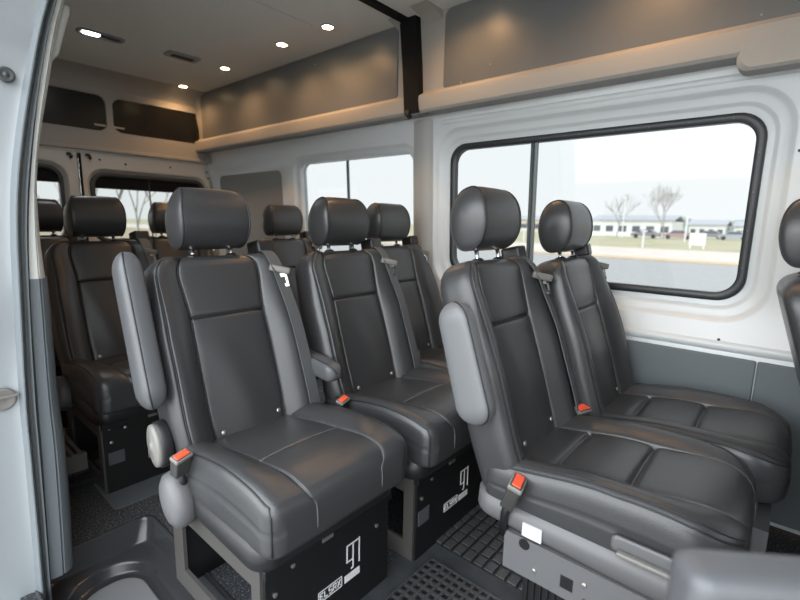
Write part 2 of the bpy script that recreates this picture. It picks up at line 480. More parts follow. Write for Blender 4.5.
mb.box(-.013, -.006, 0, .002, -.048, -.006); mb.box(.006, .013, 0, .002, -.048, -.006); mb.box(-.013, .013, 0, .002, -.052, -.042); mb.box(-.013, .013, 0, .002, -.018, -.006)
me_tplate = mb.me('latch_plate', M['chrome'])

# ---- bases
def frame_plate(mb, x0, x1, y, z0, z1, holes, th=.006):
    """plate in XZ made of bars leaving rectangular holes [(hx0,hx1,hz0,hz1)] sorted along x"""
    cx = x0
    for hx0, hx1, hz0, hz1 in holes:
        mb.box(cx, hx0, y-th/2, y+th/2, z0, z1); mb.box(hx0, hx1, y-th/2, y+th/2, z0, hz0); mb.box(hx0, hx1, y-th/2, y+th/2, hz1, z1); cx = hx1
    mb.box(cx, x1, y-th/2, y+th/2, z0, z1)
def base_short():
    parts = []
    mb = MB(); mb.box(.392, .400, -.205, .205, .0, .30, bev=.001); mb.box(-.02, .40, -.205, .205, .285, .315, bev=.002); mb.box(.37, .41, -.21, .21, .262, .285, bev=.002)
    frame_plate(mb, -.02, .39, .19, 0, .29, [(.06, .33, .06, .2)]); mb.box(-.02, -.012, -.2, .2, .0, .29)
    parts.append(('pedestal', mb.me('pedestal', M['black_metal'])))
    mb = MB(); frame_plate(mb, -.06, .392, -.208, .0, .30, [(.0, .355, .06, .225)], .01)
    parts.append(('side_frame', mb.me('side_frame', M['grey_metal'])))
    for z, y in ((.262, -.185), (.205, -.18), (.25, -.13), (.2, .155)):
        mb = MB(); mb.disc((.40, y, z), (1, 0, 0), [(.006, 0), (.006, .003), (.003, .004)], 10); parts.append(('bolt', mb.me('bolt', M['zinc'])))
    mb = MB(); mb.box(.41, .413, -.05, -.015, .268, .278, bev=.001); parts.append(('clip', mb.me('clip', M['zinc'])))
    mb = MB(); mb.box(.400, .402, -.195, -.14, .115, .165); parts.append(('grey_label', mb.me('grey_label', mat('dark_label', (.06, .062, .07), .5))))
    # markings on the front plate: bracket with hooked strokes, solid bar, small outlined word
    mb = MB(); X0, X1 = .4005, .4022
    def bar(y0, z0, y1, z1, w=.0035):
        d = Vector((0, y1-y0, z1-z0)); n = Vector((0, -d.z, d.y)).normalized()*w/2; a = Vector((X0, y0, z0)); b = Vector((X0, y1, z1)); e = Vector((X1-X0, 0, 0))
        q = [a-n, b-n, b+n, a+n]; mb.loft([q, [p+e for p in q]], True, True, True)
    oy, oz = .068, .112
    bar(oy-.026, oz+.040, oy-.026, oz+.088); bar(oy-.028, oz+.088, oy+.021, oz+.088); bar(oy+.019, oz+.092, oy+.019, oz+.018)
    bar(oy-.028, oz+.040, oy-.004, oz+.040); bar(oy-.004, oz+.088, oy-.004, oz+.014); bar(oy-.012, oz+.014, oy-.003, oz+.014)
    mb.box(X0, X1, oy-.035, oy+.020, oz-.018, oz+.002)
    wy, wz, h, cw = oy-.118, oz-.012, .017, .0145
    L_ = {'E': [(0, 0, 0, 1), (0, 0, 1, 0), (0, .5, .8, .5), (0, 1, 1, 1)], 'L': [(0, 0, 0, 1), (0, 0, 1, 0)],
          'S': [(0, 0, 1, 0), (1, 0, 1, .5), (0, .5, 1, .5), (0, .5, 0, 1), (0, 1, 1, 1)], 'R': [(0, 0, 0, 1), (0, 1, 1, 1), (1, 1, 1, .5), (0, .5, 1, .5), (.4, .5, 1, 0)],
          'X': [(0, 0, 1, 1), (0, 1, 1, 0)]}
    for i, ch in enumerate('ELSRX'):
        for a, b, c, d in L_[ch]:
            bar(wy+i*cw+a*cw*.68, wz+b*h, wy+i*cw+c*cw*.68, wz+d*h, .0024)
    bar(wy-.005, wz-.006, wy+5*cw, wz-.006, .0014); bar(wy-.005, wz+h+.006, wy+5*cw, wz+h+.006, .0014)
    bar(wy-.005, wz-.006, wy-.005, wz+h+.006, .0014); bar(wy+5*cw, wz-.006, wy+5*cw, wz+h+.006, .0014)
    parts.append(('marking', mb.me('marking', M['label_white'])))
    return parts
def base_long():
    parts = []
    mb = MB(); y = -.225
    mb.box(.045, .5, y, y+.006, .172, .268, bev=.001); mb.box(.045, .5, -y-.006, -y, .172, .268, bev=.001)
    mb.box(.045, .5, y, -y, .262, .276); mb.box(.045, .052, y, -y, .172, .27)
    parts.append(('side_frame', mb.me('side_frame', M['base_grey'])))
    mb = MB(); mb.box(.09, .46, y+.03, -y-.03, 0, .262, bev=.003)
    for i in range(20): mb.box(.10+i*.018, .106+i*.018, y+.024, y+.032, .01, .2)
    parts.append(('pedestal', mb.me('pedestal', M['black_metal'])))
    for x, z, r in ((.13, .205, .006), (.25, .235, .006), (.33, .21, .006)):
        mb = MB(); mb.disc((x, y, z), (0, -1, 0), [(r, 0), (r, .003), (r*.5, .004)], 12); parts.append(('bolt', mb.me('bolt', M['zinc'])))
    for bx in ((.195, .225, .2, .232), (.25, .36, .175, .2)):
        mb = MB(); mb.box(bx[0], bx[1], y-.0015, y+.001, bx[2], bx[3], bev=.0005); parts.append(('slot', mb.me('slot', M['black_metal'])))
    mb = MB(); mb.disc((.10, y, .262), (0, -1, 0), [(.014, 0), (.014, .002)], 14); parts.append(('slot', mb.me('slot', M['black_metal'])))
    mb = MB(); mb.box(.095, .145, -.2345, -.2275, .290, .325, bev=.001); parts.append(('sticker', mb.me('sticker', M['sticker'])))
    mb = MB(); mb.loft([[Vector((x, -.242-o, z)) for x, z in rrect(.30-k, .46+k, .366-k, .404+k, .012, 5)] for k, o in ((0, -.004), (0, .003), (-.006, .004))], True, True, True)
    parts.append(('lever_recess', mb.me('lever_recess', M['shell'], True)))
    mb = MB(); mb.box(.315, .445, -.262, -.246, .368, .378, bev=.004); parts.append(('adjustment_lever', mb.me('adjustment_lever', M['cap'], True)))
    return parts
BASE = {'short': base_short(), 'long': base_long()}

# ---- rear seats have a plain pocketless back; a fabric-covered rear shell for all seats
seat_group = 'grey leather passenger seats in the van'
def place_part(name, me, parent, loc=None, rot=None, label=None):
    o = obj(name, me, parent, label)
    if loc: o.location = loc
    if rot: o.rotation_euler = rot
    return o
def make_seat(x, y, kind, arm, label, left_buckle=True, belt=True, right_buckle=False, belt_alt=False, hup=0, rz=0, dz=0):
    t = empty('passenger_seat', (x, y, 0), label, 'seat', seat_group, rz)
    bk = obj('backrest', me_back, t); bk.location = tuple(BK(0, hup*.6, 0)-BK(0, 0, 0))
    obj('piping', me_pipeL, bk); obj('piping', me_pipeR, bk); obj('seam_piping', me_seams, bk)
    obj('stud', me_studL, bk, 'small metal stud'); obj('stud', me_studR, bk, 'small metal stud')
    h = obj('headrest', me_head, t); h.location = tuple((BK(0, hup, 0)-BK(0, 0, 0))); obj('piping', me_hpL, h); obj('piping', me_hpR, h)
    for m1, m2 in ((me_postL, me_colL), (me_postR, me_colR)):
        obj('headrest_post', m1, h, 'chrome post'); obj('post_collar', m2, bk)
    me, st, pi = CUS[kind]; c = obj('cushion', me, t); obj('stitching', st, c); [obj('piping', q, c) for q in pi]
    obj('seat_shell', me_shell[kind], t)
    b = empty_part = None
    parts = BASE[kind]; b = obj(parts[0][0], parts[0][1], t) if kind == 'short' else obj(parts[1][0], parts[1][1], t)
    for nm, m_ in parts:
        if nm == b.name.split('.')[0]: continue
        if nm in ('side_frame',): obj(nm, m_, t)
        elif nm in ('sticker', 'lever_recess', 'adjustment_lever'): obj(nm, m_, t, {'sticker': 'white sticker', 'adjustment_lever': 'light grey lever'}.get(nm))
        else: obj(nm, m_, b)
    if arm:
        am, ap = ARM[arm]
        if arm == 'down': loc = (-.095, -.262, .012)
        elif arm == 'long_up': loc = tuple(BK(-.264, .165, .022)-BK(0, 0, 0))
        else: loc = tuple(BK(-.262, .165, -.01)-BK(0, 0, 0))
        a = place_part('armrest', am, t, loc); obj('piping', ap, a)
        if arm != 'short_up':
            p = place_part('armrest_pivot', me_pivot, t, (-.015, -.262, .455) if arm != 'down' else (-.05, -.262, .50)); p.scale = (.84,)*3; obj('pivot_ring', me_pivot_ring, p)
    if kind == 'short': place_part('recliner_cover', me_cover, t, (.065, -.246, .330)).scale = (.92, 1, .92)
    if left_buckle:
      bl = place_part('belt_buckle', BUCK[0], t, (.118, -.250, .474) if kind == 'short' else (.085, -.252, .440), (R(8), R(18), R(14))); bl.scale = (.8,)*3 if kind == 'short' else (1,)*3
      obj('release_button', BUCK[1], bl, 'red push button'); obj('buckle_collar', BUCK[2], bl); obj('buckle_stalk', BUCK[3], bl)
    if right_buckle:
        b2 = place_part('belt_buckle', BUCK[0], t, (.075, .218, .482), (R(4), R(25), R(-25)))
        obj('release_button', BUCK[1], b2, 'red push button'); obj('buckle_collar', BUCK[2], b2)
    if belt:
        s = obj('seat_belt', me_belt2 if belt_alt else me_belt, t, 'grey webbing belt')
        place_part('belt_guide', me_guide, t, tuple(BK(.180, .592, -.036)), (0, R(-14), R(8)), 'black belt guide')
        tp = bp_[9] if not belt_alt else bez(bc2, 26)[7]
        tg = place_part('belt_tongue', me_tongue, s, tuple(tp+Vector((.008, 0, 0))), (0, R(12), R(50)))
        place_part('latch_plate', me_tplate, s, tuple(tp+Vector((.012, .004, -.006))), (R(-4), R(-14), R(55)), 'shiny metal latch plate')
    if kind == 'short': place_part('pleated_boot', me_boot, t, (.03, .252, .43), (0, R(-12), R(10)))
    return t
yC, yI, yW = .693, 1.210, 1.664
make_seat(-1.196, yC, 'short', 'long_up', 'nearest seat on the door side behind the step well, left armrest folded upright')
make_seat(-.515, yI, 'long', 'short_up', 'foreground seat with two-groove cushion, its pale armrest folded up against the aisle side', right_buckle=True, hup=.018)
make_seat(-.452, yW, 'long', None, 'seat right against the big window beside the foreground seat', belt_alt=True)
make_seat(-1.175, yI, 'short', 'down', 'middle-row seat with its short armrest lowered, between two neighbours')
make_seat(-1.335, yW, 'short', None, 'middle-row seat at the wall between the two side windows', belt_alt=True)
make_seat(-2.263, yC, 'short', None, 'dark seat seen low behind the left door pillar, two rows back', left_buckle=False)
make_seat(-2.20, yW, 'short', None, 'back seat below the smaller side window, headrest seen over the front seat')
make_seat(-2.70, yI, 'short', None, 'rearmost centre seat, headrest outlined by the rear door window', belt_alt=True)
make_seat(-3.05, yC-.06, 'short', None, 'rearmost seat at the left, before the narrow slice of rear window')
make_seat(.210, yW, 'short', None, 'seat cut by the right edge of the photo, ahead of the big window', belt=False)

# foreground padded armrest end, close to the lens
RM = Matrix.Translation((-.022, .395, 0)) @ Matrix.Rotation(R(36), 4, 'Z')
mb = MB(); mb.box(0, .40, 0, .05, .55, .776, RM, bev=.016)
o = mb.build('padded_partition', M['leather_arm'], smooth=True); tag(o, 'blurred grey padded partition top in the bottom right corner', 'partition')
ft = MB(); ft.box(.14, .34, .010, .040, 0.0, .56, RM, bev=.006); ft.build('partition_post', M['shell'], o)

# ------------------------------------------------------------------ shell of the van
def wy(z): return 1.96-.048*(z-1)
Wm = lambda x, z, d=0: Vector((x, wy(z)-d, z))     # d>0 towards the cabin
XR, XF = -3.8, 1.7
wA = dict(x0=-1.365, x1=-.112, z0=.797, z1=1.436, r=.085)
wB = dict(x0=-2.60, x1=-1.625, z0=.80, z1=1.425, r=.05)
bayP = dict(x0=-3.66, x1=-2.80, z0=.35, z1=1.395, r=.05)
def off(w, d): return rrect(w['x0']-d, w['x1']+d, w['z0']-d, w['z1']+d, max(.01, w['r']+d*.7), 8)
bm = bmesh.new()
def addloop(P):
    vs = [bm.verts.new(Wm(x, z)) for x, z in P]; return [bm.edges.new((vs[i], vs[(i+1) % len(vs)])) for i in range(len(vs))]
edges = addloop([(XR-.02, .0), (XF, .0), (XF, 1.60), (XR-.02, 1.60)])
for w, d in ((wA, .082), (wB, .05), (bayP, .02)): edges += addloop(off(w, d))
bmesh.ops.triangle_fill(bm, edges=edges, use_beauty=True)
me = bpy.data.meshes.new('wall_right'); bm.to_mesh(me); bm.free()
V = [v.co.copy() for v in me.vertices]; F = [tuple(p.vertices) for p in me.polygons]
mb = MB(); mb.add(V, F)
def wl(w, prof): mb.loft([[Wm(x, z, dd) for x, z in off(w, d)] for d, dd in prof])
wl(wA, [(.082, 0), (.076, -.004), (.068, -.016), (.060, -.022), (.040, -.024), (.034, -.027), (.028, -.034), (.022, -.037), (.004, -.038), (0, -.04), (0, -.075)])
wl(wB, [(.05, 0), (.044, -.004), (.034, -.02), (.022, -.026), (.012, -.03), (0, -.045), (0, -.08)])
wl(bayP, [(.02, 0), (.012, -.006), (0, -.014), (0, -.03)])
# outside skin so daylight only enters by the windows
wallR = struct(mb.build('wall_right', M['white_paint'], smooth=True, sharp=40))
# raised lines on the wall
mb = MB()
def bead(x0, x1, z, d, h):
    mb.extrude([(-h, 0), (-h*.6, d*.8), (0, d), (h*.6, d*.8), (h, 0)], lambda a, b: Wm(x0, z+a, b), lambda a, b: Wm(x1, z+a, b), closed=False)
bead(-1.40, XF, .632, .010, .018); bead(-1.40, XF, 1.545, .006, .012)
struct(mb.build('trim_1', M['white_paint'], wallR, smooth=True))
for (x, z) in ((-.16, .655), (-.02, 1.30), (-1.52, 1.545), (.03, .86)):
    s_ = MB(); s_.disc(Wm(x, z), (0, -1, 0), [(.005, 0), (.005, .002)], 10); s_.build('wall_bolt', M['black_plastic'], wallR, label='tiny black plug')
# bay panel, lower grey panels
mb = MB(); P = off(bayP, .0015); mb.loft([[Wm(x, z, -.022) for x, z in P], [Wm(x, z, -.012) for x, z in P]], True, True, True)
struct(mb.build('trim_2', M['bay_panel']))
def lowpanel(x0, x1, name):
    mb = MB(); P = rrect(x0, x1, .02, .598, .006, 3); P2 = rrect(x0+.004, x1-.004, .024, .594, .004, 3)
    mb.loft([[Wm(x, z, .0) for x, z in P], [Wm(x, z, .010) for x, z in P], [Wm(x, z, .014) for x, z in P2]], True, True, True)
    return struct(mb.build(name, M['low_panel'], smooth=False))
lowpanel(-2.7, -.0435, 'trim_3'); lowpanel(-.0400, 1.6, 'trim_4')
# pillar between the windows, rear-turned facet; its weaker light put into a greyer colour
mb = MB(); rings = []
for z in [i*.1 for i in range(6, 16)]+[1.57]:
    rings.append([Wm(-1.585, z, -.001), Wm(-1.56, z, .010), Wm(-1.515, z, .022), Wm(-1.49, z, .024), Wm(-1.468, z, .018), Wm(-1.456, z, -.001)])
mb.loft(rings, False); struct(mb.build('trim_5', mat('grey_pillar_paint', (.40, .40, .385), .45), smooth=True, sharp=35))

# windows: frame, panes, divider
def window(n, w, split, fr, glassm, frame_w=.024, mull=.016):
    root = bpy.data.objects.new('window_%d' % n, None); link(root); root['kind'] = 'structure'
    if fr:
        mb = MB(); mb.loft([[Wm(x, z, dd) for x, z in off(w, d)] for d, dd in ((.006, -.042), (.004, -.030), (-.004, -.026), (-frame_w+.008, -.027), (-frame_w, -.032), (-frame_w, -.06))])
        mb.build('window_frame', M['frame'], root, smooth=True, sharp=50)
        b = MB(); 
        for i in range(9): b.disc(Wm(w['x0']+.12+i*.13, w['z1']-.012, -.027), (0, -1, 0), [(.0016, 0), (.0016, .0006)], 6)
        for i in range(4): b.disc(Wm(w['x1']-.012, w['z0']+.12+i*.13, -.027), (0, -1, 0), [(.0016, 0), (.0016, .0006)], 6)
        bs = b.build('frame_screws', M['rubber_grey'], root); bs['kind'] = 'stuff'
    mb = MB(); P = off(w, -.01 if fr else .0)
    mb.loft([[Wm(x, z, -.056) for x, z in P], [Wm(x, z, -.060) for x, z in P]], True, True, True)
    # single face pane
    pm = MB(); pm.add([Wm(x, z, -.055) for x, z in P], [tuple(range(len(P)))]); pm.build('pane', glassm, root)
    mb = MB(); i = frame_w if fr else .01
    mb.extrude([(-mull, 0), (-mull, .012), (-mull*.25, .014), (mull*.0, .006), (mull*.3, .014), (mull, .012), (mull, 0)], lambda a, b: Wm(split+a, w['z0']+i*.5, b-.050), lambda a, b: Wm(split+a, w['z1']-i*.5, b-.050))
    mb.build('window_divider', M['mull'], root)
    return root
window(1, wA, -.925, True, M['glass'])
window(2, wB, -2.145, False, M['glass'], mull=.007)

# upper side: dark panels, beige header ledge
mb = MB()
prof = [(2.02, 1.60), (2.02, 2.05), (1.868, 2.05), (1.868, 1.690), (1.855, 1.674), (1.838, 1.668), (1.826, 1.658), (1.822, 1.640), (1.825, 1.592), (1.834, 1.582), (1.845, 1.580), (1.88, 1.586), (1.93, 1.586), (2.02, 1.586)]
mb.extrude(prof, lambda y, z: Vector((XR-.02, y, z)), lambda y, z: Vector((XF, y, z)))
mb.loft([[Vector((x, 1.868-dd, z)) for x, z in rrect(-.205+k, XF, 1.535+k*.6, 1.66, .035, 6)] for k, dd in ((0, -.03), (0, .035), (.012, .045))], True, False, True)
hd = struct(mb.build('trim_6', M['header'], smooth=True, sharp=30))
mb = MB()
for x0, x1 in ((-3.735, -1.642), (-1.352, XF)):
    for k in (0,):
        P = rrect(x0, x1, 1.668, 2.026, .035, 5)
        rr = [[Vector((x, 1.868+.012*0-d, z)) for x, z in P2] for P2, d in ((P, -.004), (P, .004), (rrect(x0+.004, x1-.004, 1.672, 2.022, .033, 5), .006))]
        b = MB(); b.loft(rr, True, False, True); struct(b.build('trim_7' if x0 < -3 else 'trim_8', M['panel']))
for px, pz in ((-.16, 1.70), (-1.25, 1.69), (-1.1, 1.74), (-2.3, 1.97)):
    b = MB(); b.disc((px, 1.862, pz), (0, -1, 0), [(.004, 0), (.003, .002)], 8); b.build('panel_screw', M['zinc'], hd)
# black roof bow strap
mb = MB()
rings = []
for y, z, w0, w1 in ((1.86, 1.583, -1.555, -1.462), (1.86, 1.60, -1.556, -1.464), (1.868, 1.80, -1.578, -1.482), (1.868, 2.03, -1.603, -1.503)):
    rings.append([Vector((w0, y, z)), Vector((w0, y-.040, z)), Vector((w1, y-.040, z)), Vector((w1, y, z))])
mb.loft(rings, True, True, True)
mb.box(-1.590, -1.550, .25, 1.86, 2.014, 2.034)
stp = struct(mb.build('trim_9', M['black_trim']))
mb = MB(); mb.tube([(-1.53, 1.83, 1.60), (-1.535, 1.815, 1.585), (-1.525, 1.835, 1.565)], .013, 8); mb.box(-1.50, -1.44, 1.84, 1.87, 1.582, 1.594); mb.build('strap_hook', M['black_plastic'], stp, smooth=True)

# ceiling
mb = MB()
mb.extrude([(.18, 2.06), (.18, 1.95), (.24, 2.0), (.34, 2.026), (1.8, 2.031), (1.90, 2.031), (1.90, 2.06)], lambda y, z: Vector((XR-.05, y, z)), lambda y, z: Vector((XF, y, z)))
ceil = struct(mb.build('ceiling', M['ceiling']))
mb = MB(); mb.tube([(-1.99, .90, 2.0285), (-1.99, 1.60, 2.0305)], .0012, 4); mb.build('headliner_seam', M['panel'], ceil)
# beige corner transition at the front section
mb = MB(); mb.extrude([(1.868, 1.99), (1.82, 2.015), (1.74, 2.028), (1.868, 2.04)], lambda y, z: Vector((-1.47, y, z)), lambda y, z: Vector((-1.37, y, z)))
mb.extrude([(1.868, 2.0), (1.83, 2.015), (1.78, 2.028), (1.868, 2.04)], lambda y, z: Vector((-1.64, y, z)), lambda y, z: Vector((-1.59, y, z)))
struct(mb.build('trim_10', M['header']))

# downlights
lights = [(-3.522, 1.628), (-2.891, 1.612), (-2.257, 1.60), (-1.881, 1.605), (-1.15, 1.60), (-.45, 1.60)]
names = ['rearmost warm recessed spotlight in the ceiling, by the rear panel corner', 'second warm recessed ceiling spotlight from the rear', 'third warm recessed ceiling spotlight from the rear, above the dark side panel',
         'largest visible warm ceiling spotlight, nearest the black strap', 'warm ceiling spotlight just ahead of the black strap, above the frame', 'foremost warm ceiling spotlight, above the frame']
for (x, y), nm in zip(lights, names):
    x *= 1.0316; y = min(1.70, y*1.0316)
    t = empty('ceiling_spotlight', (x, y, 2.03), nm, 'ceiling light', 'warm spotlights recessed along the ceiling edge')
    mb = MB(); mb.disc((0, 0, 0), (0, 0, -1), [(.036, -.002), (.036, .004), (.033, .006), (.026, .004), (.026, .001)], 28); mb.build('bezel', M['vent'], t, smooth=True)
    mb = MB(); mb.disc((0, 0, 0), (0, 0, -1), [(.0285, -.001), (.0285, .0045), (.01, .0055)], 28); mb.build('lens', M['lamp_on'], t, smooth=True, label='glowing warm lens')
    L = bpy.data.lights.new('spot', 'SPOT'); L.energy = 4.6; L.color = (1, .55, .25); L.spot_size = R(150); L.spot_blend = .8; L.shadow_soft_size = .025
    lo = bpy.data.objects.new('spotlight_beam', L); lo.location = (x, y, 2.015); link(lo)
# dome light and vent
t = empty('dome_light', (-3.017, .959, 2.029), 'oblong ceiling dome light, lit white at its left half', 'ceiling light', rz=R(90))
ov = lambda hx, hy, r: rrect(-hx, hx, -hy, hy, r, 6)
mb = MB(); mb.loft([[Vector((x, y, z)) for x, y in ov(a, b, r)] for a, b, r, z in ((.115, .048, .035, .001), (.113, .046, .035, -.008), (.096, .032, .024, -.009), (.094, .030, .022, -.003))], True, False, False); mb.build('bezel', M['vent'], t, smooth=True)
mb = MB(); mb.loft([[Vector((x, y, z)) for x, y in ov(.097, .032, .02)] for z in (-.001, -.004)], True, True, True); mb.build('switch_panel', M['black_plastic'], t)
mb = MB(); mb.loft([[Vector((x*k-.047, y*k, z)) for x, y in ov(.043, .024, .02)] for k, z in ((1, -.003), (1, -.008), (.8, -.011))], True, True, True); mb.build('lens', M['lamp_white'], t, smooth=True, label='lit white lens')
L = bpy.data.lights.new('dome', 'AREA'); L.energy = .8; L.size = .08; L.color = (.95, .97, 1); lo = bpy.data.objects.new('dome_lamp', L); lo.location = (-3.02, .905, 2.012); link(lo)
t = empty('ceiling_vent', (-2.987, 1.388, 2.03), 'square grey ceiling air vent between dome light and spotlights', 'vent', rz=R(90))
mb = MB(); mb.loft([[Vector((x, y, z)) for x, y in ov(a, b, r)] for a, b, r, z in ((.10, .055, .02, .001), (.095, .05, .02, -.010), (.07, .032, .01, -.012), (.066, .028, .01, -.004))], True); mb.build('vent_frame', M['vent'], t)
mb = MB(); mb.box(-.068, .068, -.03, .03, -.003, -.001)
for i in range(5): mb.box(-.062, .062, -.024+i*.011, -.020+i*.011, -.010, -.003)
mb.build('vent_slats', M['black_plastic'], t)

# ---- rear wall: doors, windows, overhead smoked panels
def xz(P, x): return [Vector((x, a, b)) for a, b in P]
bm = bmesh.new()
def al(P, x):
    vs = [bm.verts.new((x, a, b)) for a, b in P]; return [bm.edges.new((vs[i], vs[(i+1) % len(vs)])) for i in range(len(vs))]
up1 = (.30, 1.200, 1.640, 1.885); up2 = (1.238, 1.912, 1.645, 1.882)
E_ = al([(.16, 1.495), (2.0, 1.495), (2.0, 2.06), (.16, 2.06)], -3.79)
E_ += al(rrect(*up1, .06, 6), -3.79)+al(rrect(*up2, .06, 6), -3.79)
bmesh.ops.triangle_fill(bm, edges=E_, use_beauty=True)
me = bpy.data.meshes.new('t'); bm.to_mesh(me); bm.free()
mb = MB(); mb.add([v.co.copy() for v in me.vertices], [tuple(p.vertices) for p in me.polygons])
for u in (up1, up2): mb.loft([xz(rrect(*u, .06, 6), -3.79), xz(rrect(*u, .06, 6), -3.80), xz(rrect(u[0]+.008, u[1]-.008, u[2]+.008, u[3]-.008, .055, 6), -3.806)])
mb.extrude([(-3.79, 2.05), (-3.79, 1.93), (-3.775, 1.965), (-3.74, 2.0), (-3.66, 2.030)], lambda x, z: Vector((x, .16, z)), lambda x, z: Vector((x, 1.9, z)))
mb.box(-3.80, -3.765, .16, 1.98, 1.498, 1.525, bev=.008)
mb.box(-3.83, -3.812, .16, 2.0, 1.44, 1.51)
wb = struct(mb.build('wall_back', M['header'], smooth=True, sharp=30))
for i, u in enumerate((up1, up2)):
    mb = MB(); P = rrect(u[0]+.004, u[1]-.004, u[2]+.004, u[3]-.004, .056, 6); mb.loft([xz(P, -3.808), xz(P, -3.800)], True, True, True); sp = struct(mb.build('trim_%d' % (11+i), M['dark_glass_panel']))
    cl = MB(); yy = 1.155 if i == 0 else 1.275
    cl.box(-3.80, -3.794, yy-.035, yy+.035, 1.675, 1.687, bev=.002); cl.build('panel_latch', M['zinc'], sp)
# corner post at right rear
mb = MB(); mb.extrude([(-3.80, 1.91), (-3.74, 1.93), (-3.72, 1.99), (-3.80, 1.99)], lambda x, y: Vector((x, y, 1.5)), lambda x, y: Vector((x, y-.09, 2.03))); mb.extrude([(-3.80, 1.94), (-3.76, 1.945), (-3.745, 2.0), (-3.80, 2.0)], lambda x, y: Vector((x, y, 0)), lambda x, y: Vector((x, y, 1.5)))
struct(mb.build('trim_13', M['header']))
# rear doors
def rear_door(n, y0, y1, win, hinge):
    bm = bmesh.new()
    def al2(P):
        vs = [bm.verts.new((-3.80, a, b)) for a, b in P]; return [bm.edges.new((vs[i], vs[(i+1) % len(vs)])) for i in range(len(vs))]
    wr = .085
    e = al2(rrect(y0, y1, -.05, 1.486, .02, 4))+al2(rrect(win[0]-.035, win[1]+.035, win[2]-.035, win[3]+.035, wr+.03, 7)); bmesh.ops.triangle_fill(bm, edges=e, use_beauty=True)
    me = bpy.data.meshes.new('t'); bm.to_mesh(me); bm.free(); mb = MB(); mb.add([v.co.copy() for v in me.vertices], [tuple(p.vertices) for p in me.polygons])
    W_ = lambda d, x: xz(rrect(win[0]-d, win[1]+d, win[2]-d, win[3]+d, wr+d*.8, 7), x)
    mb.loft([W_(.035, -3.80), W_(.028, -3.806), W_(.016, -3.826), W_(.006, -3.83), W_(.0, -3.85)])
    d = struct(mb.build('door_%d' % n, M['door_paint'], smooth=True, sharp=35))
    mb = MB(); mb.loft([W_(.012, -3.83), W_(.008, -3.812), W_(-.006, -3.808), W_(-.018, -3.815), W_(-.02, -3.845)]); mb.build('window_seal', M['rubber'], d, smooth=True, sharp=50)
    p = MB(); q = W_(-.01, -3.838); p.add(q, [tuple(range(len(q)))]); p.build('pane', M['glass_dark'], d)
    # sun band along the top of the glass
    p = MB(); y0_, y1_ = win[0]+.018, win[1]-.018
    p.box(-3.836, -3.832, y0_, y1_, win[3]-.105, win[3]-.014); p.build('top_band', M['black_trim'], d, label='black band along the top of the glass')
    if n == 2:
        b = MB(); b.box(-3.836, -3.83, 1.462, 1.470, win[2]+.01, win[3]-.02); b.build('glass_divider', M['frame'], d)
    s = MB(); s.extrude([(y0-.008, 0), (y0-.006, .006), (y0+.008, .006), (y0+.010, 0)] if n == 2 else [(y1-.006, 0), (y1-.005, .004), (y1-.001, .004), (y1, 0)], lambda a, b: Vector((-3.799+b, a, 0)), lambda a, b: Vector((-3.799+b, a, 1.475)))
    s.build('door_seal', M['black_trim'], d)
    for hy, hz in hinge:
        k = MB(); k.tube([(-3.79, hy-.018, hz+.012), (-3.785, hy, hz+.014), (-3.785, hy+.010, hz-.004), (-3.79, hy+.004, hz-.014)], .009, 8); k.build('latch_hook', M['black_plastic'], d, smooth=True)
    return d
rear_door(1, .18, 1.003, (.28, .905, .87, 1.375), [(.955, 1.452)])
d2 = rear_door(2, 1.012, 1.95, (1.078, 1.895, .87, 1.352), [(1.065, 1.455)])
for y_, z_ in ((1.135, 1.445), (1.30, 1.43), (1.62, 1.44), (1.915, 1.43), (1.925, 1.38)):
    k = MB(); k.disc((-3.80, y_, z_), (1, 0, 0), [(.008, 0), (.006, .003)], 10); k.build('door_plug', M['black_plastic'], d2)

# ---- floor with the step well cut out
wx0, wx1, wy0, wy1 = -1.625, .10, .20, .545
bm = bmesh.new()
def al3(P):
    vs = [bm.verts.new((a, b, 0)) for a, b in P]; return [bm.edges.new((vs[i], vs[(i+1) % len(vs)])) for i in range(len(vs))]
e = al3([(XR-.03, .16), (XF, .16), (XF, 2.06), (XR-.03, 2.06)])+al3(rrect(wx0, wx1, wy0, wy1, .035, 6)); bmesh.ops.triangle_fill(bm, edges=e, use_beauty=True)
me = bpy.data.meshes.new('t'); bm.to_mesh(me); bm.free(); mb = MB(); mb.add([v.co.copy() for v in me.vertices], [tuple(p.vertices) for p in me.polygons])
mb.box(XR-.03, wx0-.02, .16, 2.06, -.06, -.02); mb.box(wx0-.02, XF, wy1+.02, 2.06, -.06, -.02)
struct(mb.build('floor', M['carpet']))
# step tray
mb = MB()
def Wr(i, z, r, yin=None):
    return [Vector((a, b, z)) for a, b in rrect(wx0+i, wx1-i, wy0+(i if yin is None else yin), wy1-i, r, 8)]
mb.loft([Wr(-.008, .001, .04), Wr(-.006, .0035, .04), Wr(-.001, .0045, .036), Wr(.004, .001, .034), Wr(.006, -.006, .034), Wr(.012, -.074, .05), Wr(.014, -.080, .07), Wr(.018, -.083, .09), Wr(.044, -.087, .12), Wr(.049, -.090, .12), Wr(.052, -.095, .12), Wr(.058, -.118, .11), Wr(.061, -.122, .11), Wr(.068, -.124, .105)], True, False, True)
t = mb.build('step_well', M['well'], smooth=True); tag(t, 'moulded black step tray sunk into the floor at the door opening', 'step')
mb = MB(); mb.loft([[Vector((a, b, z)) for a, b in rrect(wx0+.095+k, wx1-.2, wy0+.085+k*.5, wy1-.085-k, .075, 8)] for k, z in ((0, -.1238), (0, -.119), (.004, -.117))], True, True, True)
mb.build('step_tread', M['well_pad'], t, smooth=False, label='lighter grey tread in the tray bottom')
